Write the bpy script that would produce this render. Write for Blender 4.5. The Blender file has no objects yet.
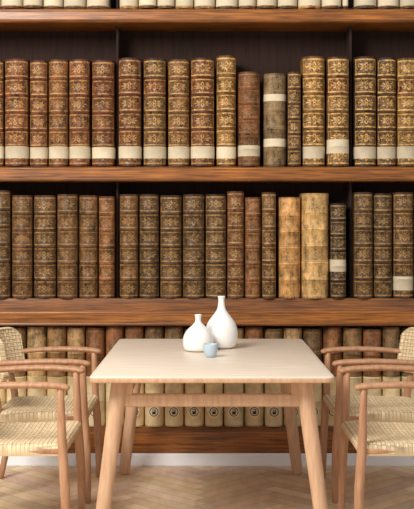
import bpy, bmesh, math, random
from mathutils import Vector, Matrix
R = random.Random(11)
sc = bpy.context.scene
sc.view_settings.view_transform = 'Standard'
sc.view_settings.look = 'None'

def lin(r, g, b):
    f = lambda c: ((c/255+0.055)/1.055)**2.4 if c > 10 else c/255/12.92
    return (f(r), f(g), f(b))

# ---------------------------------------------------------------- materials
def new_mat(name):
    m = bpy.data.materials.new(name); m.use_nodes = True
    nt = m.node_tree
    return m, nt, nt.nodes, nt.links, nt.nodes['Principled BSDF']

def wood_mat(name, c1, c2, axis='X', scale=6, rough=0.45, stretch=14, bump=0.05, useattr=False, lo=.3, hi=.7, blotch=0):
    m, nt, N, L, P = new_mat(name)
    tc = N.new('ShaderNodeTexCoord'); mp = N.new('ShaderNodeMapping')
    s = [stretch]*3; s['XYZ'.index(axis)] = 1.0
    mp.inputs['Scale'].default_value = s
    L.new(tc.outputs['Object'], mp.inputs[0])
    n = N.new('ShaderNodeTexNoise'); n.inputs['Scale'].default_value = scale
    n.inputs['Detail'].default_value = 6; n.inputs['Distortion'].default_value = 0.4
    L.new(mp.outputs[0], n.inputs[0])
    r = N.new('ShaderNodeValToRGB')
    r.color_ramp.elements[0].position = lo; r.color_ramp.elements[1].position = hi
    r.color_ramp.elements[0].color = (*c1, 1); r.color_ramp.elements[1].color = (*c2, 1)
    L.new(n.outputs[0], r.inputs[0])
    out = r.outputs[0]
    if blotch:
        n2 = N.new('ShaderNodeTexNoise'); n2.inputs['Scale'].default_value = 3.5; n2.inputs['Detail'].default_value = 3
        L.new(tc.outputs['Object'], n2.inputs[0])
        mr = N.new('ShaderNodeMapRange'); L.new(n2.outputs[0], mr.inputs[0])
        mr.inputs[1].default_value = .3; mr.inputs[2].default_value = .7
        mr.inputs[3].default_value = 1-blotch; mr.inputs[4].default_value = 1+blotch
        vm = N.new('ShaderNodeVectorMath'); vm.operation = 'SCALE'
        L.new(out, vm.inputs[0]); L.new(mr.outputs[0], vm.inputs['Scale']); out = vm.outputs[0]
    if useattr:
        a = N.new('ShaderNodeVertexColor'); a.layer_name = 'Col'
        mx = N.new('ShaderNodeMix'); mx.data_type = 'RGBA'; mx.blend_type = 'MULTIPLY'
        mx.inputs[0].default_value = 1
        L.new(out, mx.inputs[6]); L.new(a.outputs[0], mx.inputs[7]); out = mx.outputs[2]
    L.new(out, P.inputs['Base Color'])
    P.inputs['Roughness'].default_value = rough
    b = N.new('ShaderNodeBump'); b.inputs['Strength'].default_value = bump; b.inputs['Distance'].default_value = .01
    L.new(n.outputs[0], b.inputs['Height']); L.new(b.outputs[0], P.inputs['Normal'])
    return m

def plain_mat(name, c, rough=.5, var=.04, scale=20, bump=0.0, attr=False):
    m, nt, N, L, P = new_mat(name)
    tc = N.new('ShaderNodeTexCoord')
    n = N.new('ShaderNodeTexNoise'); n.inputs['Scale'].default_value = scale; n.inputs['Detail'].default_value = 4
    L.new(tc.outputs['Object'], n.inputs[0])
    r = N.new('ShaderNodeValToRGB')
    r.color_ramp.elements[0].position = .3; r.color_ramp.elements[1].position = .7
    r.color_ramp.elements[0].color = (*[x*(1-var) for x in c], 1); r.color_ramp.elements[1].color = (*[min(1, x*(1+var)) for x in c], 1)
    L.new(n.outputs[0], r.inputs[0]); out = r.outputs[0]
    if attr:
        a = N.new('ShaderNodeVertexColor'); a.layer_name = 'Col'
        mx = N.new('ShaderNodeMix'); mx.data_type = 'RGBA'; mx.blend_type = 'MULTIPLY'
        mx.inputs[0].default_value = 1
        L.new(out, mx.inputs[6]); L.new(a.outputs[0], mx.inputs[7]); out = mx.outputs[2]
    L.new(out, P.inputs['Base Color'])
    P.inputs['Roughness'].default_value = rough
    if bump:
        b = N.new('ShaderNodeBump'); b.inputs['Strength'].default_value = bump; b.inputs['Distance'].default_value = .002
        L.new(n.outputs[0], b.inputs['Height']); L.new(b.outputs[0], P.inputs['Normal'])
    return m

def leather_mat():
    m, nt, N, L, P = new_mat('old_leather_gilt')
    tc = N.new('ShaderNodeTexCoord')
    a = N.new('ShaderNodeVertexColor'); a.layer_name = 'Col'
    def math_(op, x, y=None, clamp=False):
        n = N.new('ShaderNodeMath'); n.operation = op; n.use_clamp = clamp
        for i, v in enumerate((x, y)):
            if v is None: continue
            if isinstance(v, (int, float)): n.inputs[i].default_value = v
            else: L.new(v, n.inputs[i])
        return n.outputs[0]
    def noise(scale, det=5, src='Object', st=None):
        n = N.new('ShaderNodeTexNoise'); n.inputs['Scale'].default_value = scale; n.inputs['Detail'].default_value = det
        n.inputs['Roughness'].default_value = .65
        v = tc.outputs[src]
        if st:
            mp = N.new('ShaderNodeMapping'); mp.inputs['Scale'].default_value = st; L.new(v, mp.inputs[0]); v = mp.outputs[0]
        L.new(v, n.inputs[0]); return n.outputs[0]
    n1 = noise(22); n2 = noise(110, 3); n3 = noise(7, 3, st=(4, 4, 1)); n5 = noise(40, 4, st=(2, 2, .35))
    # mottling
    f = math_('ADD', math_('MULTIPLY', n1, 2.9), math_('ADD', math_('MULTIPLY', n2, 1.5), math_('MULTIPLY', n3, 2.2)))
    f = math_('MAXIMUM', math_('SUBTRACT', f, 2.42), .12)
    vm = N.new('ShaderNodeVectorMath'); vm.operation = 'SCALE'
    L.new(a.outputs[0], vm.inputs[0]); L.new(f, vm.inputs['Scale'])
    # scuffs: rubbed leather showing tan
    mr = N.new('ShaderNodeMapRange'); L.new(n5, mr.inputs[0])
    mr.inputs[1].default_value = .55; mr.inputs[2].default_value = .70; mr.inputs[3].default_value = 0; mr.inputs[4].default_value = .6
    sc_ = N.new('ShaderNodeMix'); sc_.data_type = 'RGBA'
    vm2 = N.new('ShaderNodeVectorMath'); vm2.operation = 'MULTIPLY_ADD'
    L.new(a.outputs[0], vm2.inputs[0]); vm2.inputs[1].default_value = (1.2, 1.25, 1.2); vm2.inputs[2].default_value = (.075, .052, .027)
    L.new(mr.outputs[0], sc_.inputs[0]); L.new(vm.outputs[0], sc_.inputs[6]); L.new(vm2.outputs[0], sc_.inputs[7])
    # gilt tooling
    sep = N.new('ShaderNodeSeparateXYZ'); L.new(tc.outputs['UV'], sep.inputs[0])
    du = math_('ABSOLUTE', math_('SUBTRACT', sep.outputs[0], .5))
    dv = math_('ABSOLUTE', math_('SUBTRACT', sep.outputs[1], .5))
    def band(x, c, w): return math_('LESS_THAN', math_('ABSOLUTE', math_('SUBTRACT', x, c)), w)
    inside_u = math_('LESS_THAN', du, .42); inside_v = math_('LESS_THAN', dv, .46)
    border = math_('MAXIMUM', math_('MULTIPLY', math_('MULTIPLY', band(du, .36, .025), inside_v), .6), math_('MULTIPLY', band(dv, .41, .04), inside_u))
    r2 = math_('SQRT', math_('ADD', math_('POWER', du, 2), math_('POWER', dv, 2)))
    ang = math_('ARCTAN2', dv, du)
    pet = math_('MULTIPLY', math_('COSINE', math_('MULTIPLY', ang, 8)), .06)
    ros = math_('LESS_THAN', math_('ABSOLUTE', math_('SUBTRACT', r2, math_('ADD', pet, .15))), .045)
    ros = math_('MAXIMUM', ros, math_('LESS_THAN', r2, .04))
    n4 = noise(95, 2)
    scroll = math_('MULTIPLY', math_('LESS_THAN', math_('ABSOLUTE', math_('SUBTRACT', n4, .5)), .026), math_('MULTIPLY', inside_u, inside_v))
    mask = math_('MAXIMUM', border, math_('MAXIMUM', math_('MULTIPLY', ros, .9), math_('MULTIPLY', scroll, .8)))
    wr = N.new('ShaderNodeMapRange'); L.new(noise(40, 4), wr.inputs[0])
    wr.inputs[1].default_value = .36; wr.inputs[2].default_value = .58; wr.inputs[3].default_value = .15; wr.inputs[4].default_value = 1.15
    g = math_('MULTIPLY', math_('MULTIPLY', mask, wr.outputs[0]), a.outputs['Alpha'], True)
    mx = N.new('ShaderNodeMix'); mx.data_type = 'RGBA'
    L.new(g, mx.inputs[0]); L.new(sc_.outputs[2], mx.inputs[6]); mx.inputs[7].default_value = (*lin(220, 172, 104), 1)
    L.new(mx.outputs[2], P.inputs['Base Color'])
    P.inputs['Roughness'].default_value = .55
    P.inputs['Specular IOR Level'].default_value = .28
    b = N.new('ShaderNodeBump'); b.inputs['Strength'].default_value = .6; b.inputs['Distance'].default_value = .004
    L.new(n1, b.inputs['Height']); L.new(b.outputs[0], P.inputs['Normal'])
    return m

M_book = leather_mat()
M_paper = plain_mat('paper_label', (1, 1, 1), .8, .12, 30, 0, True)
M_vellum = plain_mat('vellum_binding', (.85, .83, .8), .6, .22, 18, .3, True)
M_case = wood_mat('bookcase_wood', lin(92, 50, 17), lin(172, 106, 43), 'X', 5, .33, 26, .1, lo=.32, hi=.70, blotch=.25)
M_caset = wood_mat('bookcase_darker_wood', lin(78, 43, 16), lin(140, 84, 36), 'X', 5, .36, 22, .1, blotch=.25)  # darker copy of the case wood for shelf tops and lower beads
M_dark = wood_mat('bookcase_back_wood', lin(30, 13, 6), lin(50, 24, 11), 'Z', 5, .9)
M_top = wood_mat('table_top_oak', lin(214, 197, 178), lin(231, 216, 198), 'X', 4, .4, 14, .02, blotch=.02)
M_leg = wood_mat('table_leg_oak', lin(190, 150, 116), lin(214, 176, 142), 'Z', 6, .5, 10, .03)
M_chw = wood_mat('chair_oak', lin(160, 115, 84), lin(192, 147, 112), 'Z', 7, .5, 8, .03)
M_cord = plain_mat('paper_cord', lin(244, 222, 184), .8, .06, 60, .3, True)
M_floor = wood_mat('herringbone_oak', lin(220, 194, 162), lin(240, 219, 192), 'Y', 5, .5, 3, .03, True)
M_white = plain_mat('white_ceramic', lin(236, 234, 230), .35, .01)
M_blue = plain_mat('pale_blue_ceramic', lin(178, 194, 206), .4, .03)
M_base = plain_mat('white_paint', lin(242, 244, 248), .5, .01)
M_wall = plain_mat('wall_plaster', lin(225, 220, 212), .9, .02)
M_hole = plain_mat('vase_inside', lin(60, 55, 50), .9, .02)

# ---------------------------------------------------------------- mesh helpers
def finish(bm, name, mats, smooth=True, loc=(0, 0, 0), angle=None):
    me = bpy.data.meshes.new(name); bmesh.ops.recalc_face_normals(bm, faces=bm.faces)
    bm.to_mesh(me); bm.free()
    for m in mats: me.materials.append(m)
    if smooth:
        for p in me.polygons: p.use_smooth = True
        try: me.set_sharp_from_angle(angle=math.radians(angle or 40))
        except Exception: pass
    ob = bpy.data.objects.new(name, me); ob.location = loc
    sc.collection.objects.link(ob); return ob

def box(bm, x0, x1, y0, y1, z0, z1, mi=0, bev=0):
    r = bmesh.ops.create_cube(bm, size=1)
    vs = r['verts']
    bmesh.ops.scale(bm, vec=(x1-x0, y1-y0, z1-z0), verts=vs)
    bmesh.ops.translate(bm, vec=((x0+x1)/2, (y0+y1)/2, (z0+z1)/2), verts=vs)
    fs = set(f for v in vs for f in v.link_faces)
    for f in fs: f.material_index = mi
    if bev:
        es = list(set(e for v in vs for e in v.link_edges))
        rr = bmesh.ops.bevel(bm, geom=es, offset=bev, segments=3, affect='EDGES')
        for f in rr['faces']: f.material_index = mi

def catmull(pts, n=6):
    pts = [Vector(p) for p in pts]
    out = []
    P = [pts[0]*2-pts[1]] + pts + [pts[-1]*2-pts[-2]]
    for i in range(1, len(P)-2):
        for k in range(n):
            t = k/n; a, b, c, d = P[i-1], P[i], P[i+1], P[i+2]
            out.append(.5*((2*b)+(c-a)*t+(2*a-5*b+4*c-d)*t*t+(3*b-a-3*c+d)*t**3))
    out.append(pts[-1]); return out

def tube(bm, pts, rad, seg=14, mi=0, flat=(1, 1), up=Vector((0, 0, 1)), cap_round=True):
    pts = [Vector(p) for p in pts]; n = len(pts)
    if callable(rad): rads = [rad(i/(n-1)) for i in range(n)]
    elif isinstance(rad, (list, tuple)): rads = [rad[0]+(rad[1]-rad[0])*i/(n-1) for i in range(n)]
    else: rads = [rad]*n
    if cap_round:
        t0 = (pts[0]-pts[1]).normalized(); t1 = (pts[-1]-pts[-2]).normalized()
        pts = [pts[0]+t0*rads[0]*.25] + pts + [pts[-1]+t1*rads[-1]*.25]
        rads = [rads[0]*.75]+rads+[rads[-1]*.75]; n += 2
    rings = []
    for i, p in enumerate(pts):
        t = (pts[min(i+1, n-1)]-pts[max(i-1, 0)]).normalized()
        u = up if abs(t.dot(up)) < .93 else Vector((0, 1, 0))
        s = t.cross(u).normalized(); w = s.cross(t).normalized()
        rings.append([bm.verts.new(p+s*math.cos(a)*rads[i]*flat[0]+w*math.sin(a)*rads[i]*flat[1]) for a in [2*math.pi*k/seg for k in range(seg)]])
    for i in range(n-1):
        for k in range(seg):
            f = bm.faces.new((rings[i][k], rings[i][(k+1) % seg], rings[i+1][(k+1) % seg], rings[i+1][k])); f.material_index = mi
    for rg in (rings[0], rings[-1]):
        f = bm.faces.new(rg); f.material_index = mi

def lathe(name, prof, mats, loc, seg=48, mi=None):
    bm = bmesh.new(); rings = []
    for r, z in prof:
        rings.append([bm.verts.new((r*math.cos(2*math.pi*k/seg), r*math.sin(2*math.pi*k/seg), z)) for k in range(seg)])
    for i in range(len(rings)-1):
        for k in range(seg):
            f = bm.faces.new((rings[i][k], rings[i][(k+1) % seg], rings[i+1][(k+1) % seg], rings[i+1][k]))
            if mi: f.material_index = mi(i)
    bm.faces.new(rings[0]); f = bm.faces.new(rings[-1])
    if mi: f.material_index = mi(len(rings)-2)
    return finish(bm, name, mats, True, loc, 60)

# ---------------------------------------------------------------- room
WY = 6.62            # back wall
FY = 6.28            # bookcase front
U = 1/172.5          # 1 unit of the shelf survey grid (5.8 mm)
def GX(x): return (x-207)*U
def GZ(y): return 1.365-(y-230)*U

# herringbone floor
bm = bmesh.new(); cl = bm.loops.layers.color.new('Col')
W, Ln = .085, .51
ca, sa = math.cos(math.radians(45)), math.sin(math.radians(45))
def plank(cx, cy, w, l, g=.0010):
    vs = [(cx+g, cy+g), (cx+w-g, cy+g), (cx+w-g, cy+l-g), (cx+g, cy+l-g)]
    pts = [(x*ca-y*sa, x*sa+y*ca+3.0) for x, y in vs]
    if any(abs(p[0]) > 3.6 or p[1] < -.8 or p[1] > 7.5 for p in pts): return
    f = bm.faces.new([bm.verts.new((p[0], p[1], 0)) for p in pts])
    v = R.uniform(.88, 1.0); c = (v, v*R.uniform(.96, 1), v*R.uniform(.92, 1), 1)
    for l_ in f.loops: l_[cl] = c
for i in range(-80, 80):
    for k in range(-14, 15):
        ox = i*W + k*Ln; oy = i*W - k*Ln
        plank(ox, oy, Ln, W)
        plank(ox, oy+W, W, Ln)
geom = bm.verts[:]+bm.edges[:]+bm.faces[:]
bmesh.ops.bisect_plane(bm, geom=geom, plane_co=(0, WY, 0), plane_no=(0, 1, 0), clear_outer=True)
f = bm.faces.new([bm.verts.new(p) for p in ((-3.6, -.8, -.003), (3.6, -.8, -.003), (3.6, WY, -.003), (-3.6, WY, -.003))])
for l_ in f.loops: l_[cl] = (.5, .44, .38, 1)
finish(bm, 'floor', [M_floor], False)

bm = bmesh.new(); box(bm, -3.6, 3.6, WY, WY+.1, 0, 3.7); finish(bm, 'wall_back', [M_wall], False)
bm = bmesh.new(); box(bm, -2.3, 2.3, FY-.022, FY-.002, 0, .072, 0, .004); finish(bm, 'baseboard_back', [M_base], False)

# ---------------------------------------------------------------- bookcase
BX = 2.25
bm = bmesh.new()
def shelf(zt, zb, lip, mi=0):
    prof = [(FY+.3, zt), (FY+.045, zt), (FY+.004, lip+.004), (FY, lip), (FY, zb+.004), (FY+.004, zb), (FY+.3, zb)]
    a = [bm.verts.new((-BX, y, z)) for y, z in prof]; b = [bm.verts.new((BX, y, z)) for y, z in prof]
    n = len(prof)
    for i in range(n): bm.faces.new((a[i], a[(i+1) % n], b[(i+1) % n], b[i])).material_index = 2 if i < 2 else mi
    bm.faces.new(a).material_index = mi; bm.faces.new(b).material_index = mi
SH = [(GZ(-122), GZ(-138+32), GZ(-120)), (GZ(7), GZ(22), GZ(10)), (GZ(166), GZ(181), GZ(168)), (GZ(299), GZ(326), GZ(312)), (GZ(428), GZ(456), GZ(433))]
for zt, zb, lp in SH: shelf(zt, zb, lp)
for zt, zb, lp in SH[:4]:
    tube(bm, [(-BX, FY+.004, zb+.010), (BX, FY+.004, zb+.010)], .008, 8, 2)
    tube(bm, [(-BX, FY+.003, lp-.006), (BX, FY+.003, lp-.006)], .005, 8)
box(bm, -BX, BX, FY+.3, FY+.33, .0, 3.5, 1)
box(bm, -BX, BX, FY+.01, FY+.3, 0, GZ(456), 0)
for s in (-1, 1): box(bm, s*BX-.02, s*BX+.02, FY, FY+.33, 0, 3.5, 0)
box(bm, -BX-.02, BX+.02, FY, FY+.33, 3.45, 3.5, 0)
for gx in (115.6, 353.5):
    x = GX(gx)
    for i in range(3):
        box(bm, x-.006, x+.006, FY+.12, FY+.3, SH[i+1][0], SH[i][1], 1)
finish(bm, 'bookcase', [M_case, M_dark, M_caset], True, angle=30)

# ---------------------------------------------------------------- books (one mass)
bm = bmesh.new(); cl = bm.loops.layers.float_color.new('Col'); uvl = bm.loops.layers.uv.new('UVMap')
NC = 9
CREAM = lin(218, 202, 172)
def book(x0, x1, zb, zt, col, gold=.6, labels=(), nb=5, title=None, split=None, stamp=False):
    w = x1-x0; h = zt-zb; g = .0025
    x0 += g; x1 -= g; w = x1-x0
    yf = FY+.020+R.uniform(0, .026)
    bulge = w*.44
    bw = .0045
    bands = [h*(i+1)/(nb+1)*.96+h*.02 for i in range(nb)]
    edges = [0.0, .008]
    for b in bands: edges += [b-bw, b+bw]
    edges += [h-.008, h]
    kinds = ['cap'] + ['panel' if i % 2 == 0 else 'band' for i in range(2*nb+1)] + ['cap']
    out = []
    for i, k in enumerate(kinds):
        a, b = edges[i], edges[i+1]
        pts = [a, b]
        for la, lb, lc in labels:
            for q in (la, lb):
                if a+1e-4 < q < b-1e-4: pts.append(q)
        if split and a+1e-4 < split[0] < b-1e-4: pts.append(split[0])
        if k == 'band': pts.append((a+b)/2)
        pts = sorted(pts)
        for p, q in zip(pts, pts[1:]):
            lab = None
            for la, lb, lc in labels:
                if la-1e-5 <= p and q <= lb+1e-5: lab = lc
            out.append((p, q, k, i, a, b, lab))
    def off(z):
        for b in bands:
            if abs(z-b) < 1e-4: return .005
        if z < .001 or z > h-.001: return .001
        return 0
    zs = [out[0][0]]+[o[1] for o in out]
    rings = []
    for z in zs:
        o = off(z); ring = [bm.verts.new((x0, FY+.24, zb+z))]
        for c in range(NC):
            a = math.pi*c/(NC-1)
            x = (x0+x1)/2-math.cos(a)*w/2
            y = yf+bulge-math.sin(a)*bulge - o*math.sin(a)
            ring.append(bm.verts.new((x, y, zb+z)))
        ring.append(bm.verts.new((x1, FY+.24, zb+z))); rings.append(ring)
    npanels = nb+1
    cv = [R.uniform(.75, 1.2) for _ in range(nb+1)]
    lv = R.uniform(.78, 1.05)
    for i, (p, q, k, idx, a, b, lab) in enumerate(out):
        pi = (idx-1)//2 if k == 'panel' else -1
        c = col; al = gold; vel = False
        if split:
            if (p+q)/2 > split[0]: c = split[1]
            else: vel = True
        if k == 'panel' and not vel: c = tuple(v*cv[pi] for v in c)
        if k == 'band': c = tuple(v*(1.3 if not vel else 1.08) for v in c); al = 0
        if k == 'cap': c = tuple(v*.7 for v in c); al = 0
        if k == 'panel' and title and pi == npanels-2: c = title; al = max(gold, .45)
        if lab: c = tuple(v*lv for v in lab); al = 0
        for j in range(NC+1):
            f = bm.faces.new((rings[i][j], rings[i][j+1], rings[i+1][j+1], rings[i+1][j]))
            if vel: f.material_index = 2
            if lab and 0 < j < NC: f.material_index = 1
            us = [max(0, min(1, (jj-1)/(NC-1))) for jj in (j, j+1, j+1, j)]
            vs = [(zz-a)/(b-a) for zz in (p, p, q, q)]
            for l_, u_, v_ in zip(f.loops, us, vs):
                l_[cl] = (*c, al if k == 'panel' and 0 < j < NC else 0); l_[uvl].uv = (u_, v_)
    for rg in (rings[0], rings[-1]):
        f = bm.faces.new(rg)
        for l_ in f.loops: l_[cl] = (*[v*.6 for v in col], 0); l_[uvl].uv = (.5, .5)
    if stamp:
        cx = (x0+x1)/2; cz = zb+stamp
        for rad, yy, cc in ((.033, .002, lin(232, 218, 186)), (.027, .003, lin(60, 48, 38)), (.022, .004, lin(222, 204, 168))):
            rad = min(rad, w*.36*rad/.033)
            f = bm.faces.new([bm.verts.new((cx+rad*math.cos(t*math.pi/10), yf-yy, cz+rad*math.sin(t*math.pi/10))) for t in range(20)])
            f.material_index = 1
            for l_ in f.loops: l_[cl] = (*cc, 0); l_[uvl].uv = (.5, .5)
        dk = lin(50, 38, 30)
        s = w*.09
        for (ax, az, bx, bz) in ((-s, s*1.4, s, s*1.0), (s*.5, s*1.3, s, 0), (-s, -s*.9, s, .3*s), (-s, -s*1.4, s, -s*.9)):
            f = bm.faces.new([bm.verts.new((cx+x_, yf-.005, cz+z_)) for x_, z_ in ((ax, az), (bx, az), (bx, bz), (ax, bz))])
            f.material_index = 1
            for l_ in f.loops: l_[cl] = (*dk, 0); l_[uvl].uv = (.5, .5)

def jit(c, k=.12):
    v = R.uniform(1-k, 1+k); h = R.uniform(.95, 1.05); return (c[0]*v*h, c[1]*v, c[2]*v/h)
RED = lin(90, 48, 30); BRN = lin(88, 59, 36); DBR = lin(72, 50, 32); TAN = lin(164, 122, 74); GLD = lin(100, 71, 38)
RST = lin(108, 65, 38); GRY = lin(116, 92, 64); LTAN = lin(194, 154, 100); BLK = lin(44, 34, 28); CRM = lin(232, 208, 162)
TRED = lin(84, 36, 22)

def fill(x0, x1, zb, zt, cols, gold, lab, wr=(18, 24), **kw):
    x = x0
    while x < x1-6:
        w = R.uniform(*wr)
        if x+w > x1: w = x1-x
        book(GX(x), GX(x+w), zb, zt+R.uniform(-.02, .01), jit(R.choice(cols)), R.uniform(*gold), lab, R.choice([4, 5, 5]), R.choice([None, TRED]), **kw)
        x += w
gl, gr = (-BX+.03)/U+207, (BX-.03)/U+207
LB = [(8*U, 20*U, CREAM)]
z1 = SH[2][0]+.001
row1 = [(2, 27, 58, RED, .55, 1), (27, 46, 59, RED, .55, 1), (46, 67, 58, RST, .45, 1), (67, 89, 58, RED, .5, 1), (90, 114, 59, RED, .45, 1),
        (117, 141, 57, RED, .55, 1), (142, 166, 57, BRN, .6, 1), (167, 190, 58, BRN, .6, 1), (190, 215, 57, RED, .65, 1), (216, 237, 54, GLD, .85, 1),
        (238, 261, 71, RST, .2, 3), (264, 288, 72, GRY, .15, 2), (288, 302, 71, DBR, .6, 0), (303, 327, 55, GLD, 1, 1), (328, 351, 56, GLD, .95, 4),
        (356, 379, 55, DBR, .85, 1), (379, 399, 56, DBR, .85, 1), (399, 421, 57, GLD, .9, 1)]
for a, b, t, c, g, lb in row1:
    lab = [] if lb == 0 else ([(8*U, 20*U, CREAM)] if lb == 1 else ([(20*U, 28*U, CREAM), (66*U, 73*U, CREAM)] if lb == 2 else ([(10*U, 21*U, CREAM)] if lb == 3 else [(13*U, 27*U, CREAM)])))
    book(GX(a), GX(b), z1, GZ(t), jit(c, .2), g, lab, 4 if lb == 2 else 5, TRED if R.random() < .4 and c is not GRY else None)
fill(gl, 2, z1, GZ(57), [RED, BRN, RST], (.3, .6), LB); fill(421, gr, z1, GZ(56), [GLD, DBR], (.6, .9), LB)
z2 = SH[3][0]+.001
row2 = [(-11, 9, 190, DBR, .3, 0), (9, 31, 195, BRN, .3, 0), (31, 55, 195, DBR, .4, 0), (55, 77, 194, BRN, .3, 0), (77, 97, 195, BRN, .3, 0), (97, 114, 196, RST, .35, 0),
        (118, 138, 194, BRN, .35, 0), (138, 159, 194, DBR, .35, 0), (159, 182, 195, DBR, .4, 0), (182, 205, 194, DBR, .35, 0), (205, 227, 194, DBR, .45, 0),
        (227, 245, 191, RST, .45, 0), (245, 262, 197, RST, .3, 0), (262, 277, 192, BRN, .45, 0), (279, 302, 197, TAN, .3, 0), (302, 331, 193, LTAN, .3, 0),
        (331, 348, 203, BLK, .4, 2), (355, 375, 192, DBR, .4, 0), (375, 395, 193, DBR, .4, 0), (395, 417, 192, BRN, .45, 1)]
for a, b, t, c, g, lb in row2:
    lab = [] if lb == 0 else ([(8*U, 22*U, CREAM)] if lb == 1 else [(27*U, 39*U, CREAM)])
    book(GX(a), GX(b), z2, GZ(t), jit(c, .2), g, lab, 5, None)
fill(gl, -11, z2, GZ(194), [DBR, BRN], (.2, .4), []); fill(417, gr, z2, GZ(193), [DBR, BRN], (.2, .4), [])
z3 = SH[4][0]+.001
x = gl
while x < gr-8:
    w = R.uniform(18.5, 21)
    if x+w > gr: w = gr-x
    up = R.choice([lin(158, 124, 82), lin(122, 90, 56), lin(178, 144, 98), lin(102, 76, 48), lin(124, 78, 46)])
    book(GX(x), GX(x+w), z3, GZ(328)+R.uniform(-.015, .004), jit(CRM, .1), .12, [], 3, None, split=(50*U, up), stamp=15*U)
    x += w
z0 = SH[1][0]+.001
fill(gl, 113, z0, z0+.6, [RED, BRN], (.3, .5), [(3*U, 14*U, CREAM)]); fill(118, 350, z0, z0+.6, [BRN, GLD, TAN], (.3, .6), [(3*U, 14*U, CREAM)])
fill(356, gr, z0, z0+.6, [BRN, RST], (.3, .6), [(3*U, 14*U, CREAM)])
finish(bm, 'antique_books', [M_book, M_paper, M_vellum], True, angle=55)

# ---------------------------------------------------------------- table
TX, TYF, TYB = .021, 4.54, 6.13
TYC = (TYF+TYB)/2
bm = bmesh.new()
hw, hl, cr = .517, (TYB-TYF)/2, .035
outl = []
for cx, cy, a0 in ((hw-cr, hl-cr, 0), (-hw+cr, hl-cr, 90), (-hw+cr, -hl+cr, 180), (hw-cr, -hl+cr, 270)):
    for k in range(9):
        a = math.radians(a0+k*90/8); outl.append((cx+cr*math.cos(a), cy+cr*math.sin(a), cx, cy))
lay = [(.722, -.006), (.724, -.002), (.728, 0), (.743, 0), (.748, -.002), (.75, -.006)]
rings = []
for z, o in lay:
    ring = []
    for x, y, cx, cy in outl:
        d = Vector((x-cx, y-cy)).normalized(); ring.append(bm.verts.new((x+d.x*o, y+d.y*o, z)))
    rings.append(ring)
n = len(outl)
for i in range(len(rings)-1):
    for k in range(n): bm.faces.new((rings[i][k], rings[i][(k+1) % n], rings[i+1][(k+1) % n], rings[i+1][k]))
bm.faces.new(rings[0]); bm.faces.new(rings[-1])
for f in bm.faces:
    if f.calc_center_median().z < .744: f.material_index = 1
for sx in (-1, 1):
    for sy in (-1, 1):
        top = Vector((sx*.395, sy*(hl-.13), .724)); foot = Vector((sx*.485, sy*(hl-.07), .0085))
        tube(bm, [top.lerp(foot, k/8) for k in range(9)], (.037, .030), 20, 1)
    box(bm, sx*.36-.013, sx*.36+.013, -hl+.2, hl-.2, .655, .721, 1, .003)
for sy in (-1, 1):
    y = sy*(hl-.125)
    box(bm, -.40, .40, y-.014, y+.014, .605, .66, 1, .005)
    for sx in (-1, 1):
        box(bm, sx*.36-.02, sx*.36+.02, y-.012, y+.012, .65, .722, 1, .003)
finish(bm, 'dining_table', [M_top, M_leg], True, (TX, TYC, 0), 35)

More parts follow.
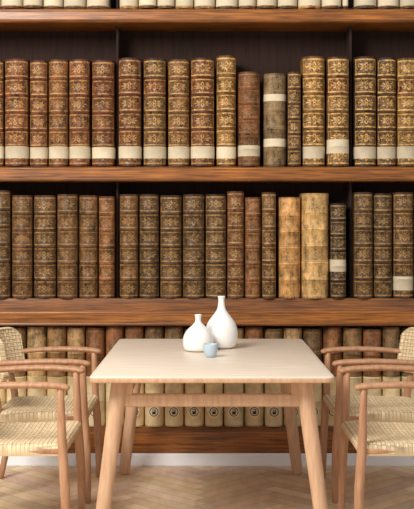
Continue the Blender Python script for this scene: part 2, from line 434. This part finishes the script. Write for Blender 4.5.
# ---------------------------------------------------------------- chair (faces +x)
def build_chair():
    bm = bmesh.new(); cl = bm.loops.layers.color.new('Col')
    FXt, FXb, RXt, RXb = .235, .262, -.215, -.255
    for s in (-1, 1):
        pts = catmull([(FXb, s*.285, .006), (FXb-.006, s*.282, .25), (FXt+.008, s*.279, .45), (FXt, s*.277, .69)], 5)
        tube(bm, pts, lambda t: .0155+.006*math.sin(math.pi*min(1, t*1.0+.05)), 16, 0)
        pts = catmull([(RXb-.02, s*.25, .006), (RXb+.03, s*.245, .25), (RXt+.02, s*.24, .44), (RXt-.01, s*.235, .60), (RXt-.035, s*.22, .77)], 5)
        tube(bm, pts, lambda t: .0155+.005*math.sin(math.pi*min(1, t+.05)), 16, 0)
        pts = catmull([(FXt+.035, s*.272, .693), (FXt-.02, s*.279, .703), (.08, s*.288, .708), (-.08, s*.283, .703), (-.17, s*.262, .695), (-.235, s*.225, .688)], 6)
        tube(bm, pts, lambda t: .022-.004*abs(t-.4)-(.006 if t < .03 else 0), 16, 0, flat=(1.15, .68))
        tube(bm, [(FXt+.008, s*.275, .425), (RXt+.015, s*.235, .415)], .016, 12, 0, flat=(.8, 1.2))
    tube(bm, [(FXt+.01, -.275, .428), (FXt+.01, .275, .428)], .016, 12, 0)
    tube(bm, [(RXt+.015, -.24, .415), (RXt+.015, .24, .415)], .016, 12, 0)
    def arc(a, z, ex=0):
        return Vector((-.275+.115*abs(a)**2.6+ex, a*.262, z))
    tube(bm, [arc(-.95+1.9*k/20, .688, -.016) for k in range(21)], .012, 10, 0)
    for f in bm.faces:
        for l_ in f.loops: l_[cl] = (1, 1, 1, 1)
    def sgrid(func, nu, nv, mi):
        S = {}
        for side in (1, -1):
            pts = [[func(i/nu, j/nv, side) for j in range(nv+1)] for i in range(nu+1)]
            S[side] = [[(bm.verts.new(p[0]), p[1]) for p in row] for row in pts]
        def quad(q):
            f = bm.faces.new([v[0] for v in q]); f.material_index = mi
            for l_, v in zip(f.loops, q): l_[cl] = (*v[1], 1)
        A, B = S[1], S[-1]
        for i in range(nu):
            for j in range(nv):
                quad((A[i][j], A[i+1][j], A[i+1][j+1], A[i][j+1]))
                quad((B[i][j], B[i][j+1], B[i+1][j+1], B[i+1][j]))
            for j in (0, nv): quad((A[i][j], A[i+1][j], B[i+1][j], B[i][j]))
        for j in range(nv):
            for i in (0, nu): quad((A[i][j], A[i][j+1], B[i][j+1], B[i][j]))
    tones = [R.uniform(.84, 1.0) for _ in range(400)]
    def weave(a, b, pitch, amp):
        """basket weave of paired paper cords -> (height, cord tone)"""
        ia, ib = math.floor(a/pitch), math.floor(b/pitch)
        fa, fb = (a/pitch) % 1, (b/pitch) % 1
        if (ia//2+ib//2) % 2:
            s = abs(math.sin(math.pi*fa)); t = tones[ia % 200]
        else:
            s = abs(math.sin(math.pi*fb))*.95; t = tones[200+ib % 200]*.96
        pa = (a/(2*pitch)) % 1; pb = (b/(2*pitch)) % 1
        e = min(pa, 1-pa, pb, 1-pb)
        groove_shade = .70+.30*min(1, e/.14)  # shade of the weave grooves, painted into the cord colour
        return amp*(s**.6)*min(1, .4+e/.15), (t*groove_shade, t*groove_shade*.98, t*groove_shade*.95)
    def seat(u, v, side):
        hwid = .255+.03*u
        x = RXt+(FXt-RXt+.028)*u; y = (v*2-1)*hwid
        e = min(u, 1-u)*.45; e2 = min(v, 1-v)*.5
        rnd = -.018*math.exp(-e/.008)-.018*math.exp(-e2/.008)
        dish = -.012*math.sin(math.pi*u)*math.sin(math.pi*v)
        z = .450+rnd+dish+.008*u
        if side > 0:
            h, t = weave(x+1, y+1, .0095, .0045)
            return (x, y, z+h), t
        return (x, y, z-.034+(.018*math.exp(-e/.008))), (.8, .77, .72)
    sgrid(seat, 220, 260, 1)
    def back(u, v, side):
        a = u*2-1
        k = abs(a)
        zt_ = .835-.045*max(0, (k-.80)/.20)**2.6; zb_ = .59+.04*max(0, (k-.82)/.18)**2.6
        z = zb_+(zt_-zb_)*v
        p = arc(a, z); lean = -(z-.70)*.16
        n = Vector((1, -a*.9, 0)).normalized()
        ed = min(v, 1-v)*.25
        th = .010*(1-math.exp(-ed/.004)*.5)+(.006*math.exp(-((ed-.004)/.006)**2))
        w, t = weave(a*.3+1, z+1, .0095, .004)
        q = p+Vector((lean, 0, 0))+n*side*(th+w)
        return q, t
    sgrid(back, 260, 130, 1)
    return finish(bm, 'dining_chair', [M_chw, M_cord], True, (0, 0, 0), 60)
ch = build_chair()
places = [(-.858, 4.88, 0), (-.858, 5.70, 0), (.902, 4.88, 180), (.902, 5.70, 180)]
for i, (x, y, r) in enumerate(places):
    o = ch if i == 0 else bpy.data.objects.new('dining_chair', ch.data)
    if i: sc.collection.objects.link(o)
    o.location = (x, y, 0); o.rotation_euler = (0, 0, math.radians(r))

# ---------------------------------------------------------------- vases and cup
def smooth_prof(keys, n=6):
    return [(max(.0005, p.x), p.z) for p in catmull([(r, 0, z) for r, z in keys], n)]
ZT = .7505
pr = smooth_prof([(.045, 0), (.07, .010), (.083, .045), (.083, .095), (.070, .135), (.045, .170), (.024, .200), (.0165, .235), (.0165, .255), (.020, .268)])
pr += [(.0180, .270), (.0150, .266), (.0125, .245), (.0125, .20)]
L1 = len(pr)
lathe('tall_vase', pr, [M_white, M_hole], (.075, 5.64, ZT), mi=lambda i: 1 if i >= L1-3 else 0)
pr2 = smooth_prof([(.045, 0), (.068, .008), (.077, .035), (.075, .072), (.058, .105), (.032, .130), (.0165, .148), (.0145, .168), (.018, .184)])
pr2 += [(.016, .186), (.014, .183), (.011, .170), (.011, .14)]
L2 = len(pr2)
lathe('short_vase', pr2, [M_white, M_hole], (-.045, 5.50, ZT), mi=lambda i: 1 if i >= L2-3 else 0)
pr3 = smooth_prof([(.018, 0), (.026, .006), (.033, .026), (.0352, .045), (.035, .062)])
pr3 += [(.0335, .0635), (.032, .062), (.031, .045), (.026, .02), (.015, .01)]
lathe('small_cup', pr3, [M_blue], (.017, 5.24, ZT))

# ---------------------------------------------------------------- light
w = bpy.data.worlds.new('World'); sc.world = w; w.use_nodes = True
w.node_tree.nodes['Background'].inputs[0].default_value = (1, .985, .96, 1)
w.node_tree.nodes['Background'].inputs[1].default_value = .64
def area(name, loc, target, size, e, col):
    l = bpy.data.lights.new(name, 'AREA'); l.shape = 'SQUARE'; l.size = size; l.energy = e; l.color = col
    o = bpy.data.objects.new(name, l); o.location = loc
    o.rotation_euler = (Vector(target)-Vector(loc)).to_track_quat('-Z', 'Y').to_euler(); sc.collection.objects.link(o)
area('soft_key_light', (-2.4, 2.0, 3.9), (0, 5.9, 1.0), 1.8, 295, (1, .965, .91))  # added soft key lamp from upper left, no window there

# ---------------------------------------------------------------- camera
cd = bpy.data.cameras.new('camera'); cam = bpy.data.objects.new('camera', cd)
cam.location = (0, 0, 1.365); cam.rotation_euler = (math.radians(90), 0, 0)
cd.sensor_width = 36; cd.lens = 1083/509*36; cd.shift_y = -24.5/509
sc.collection.objects.link(cam); sc.camera = cam
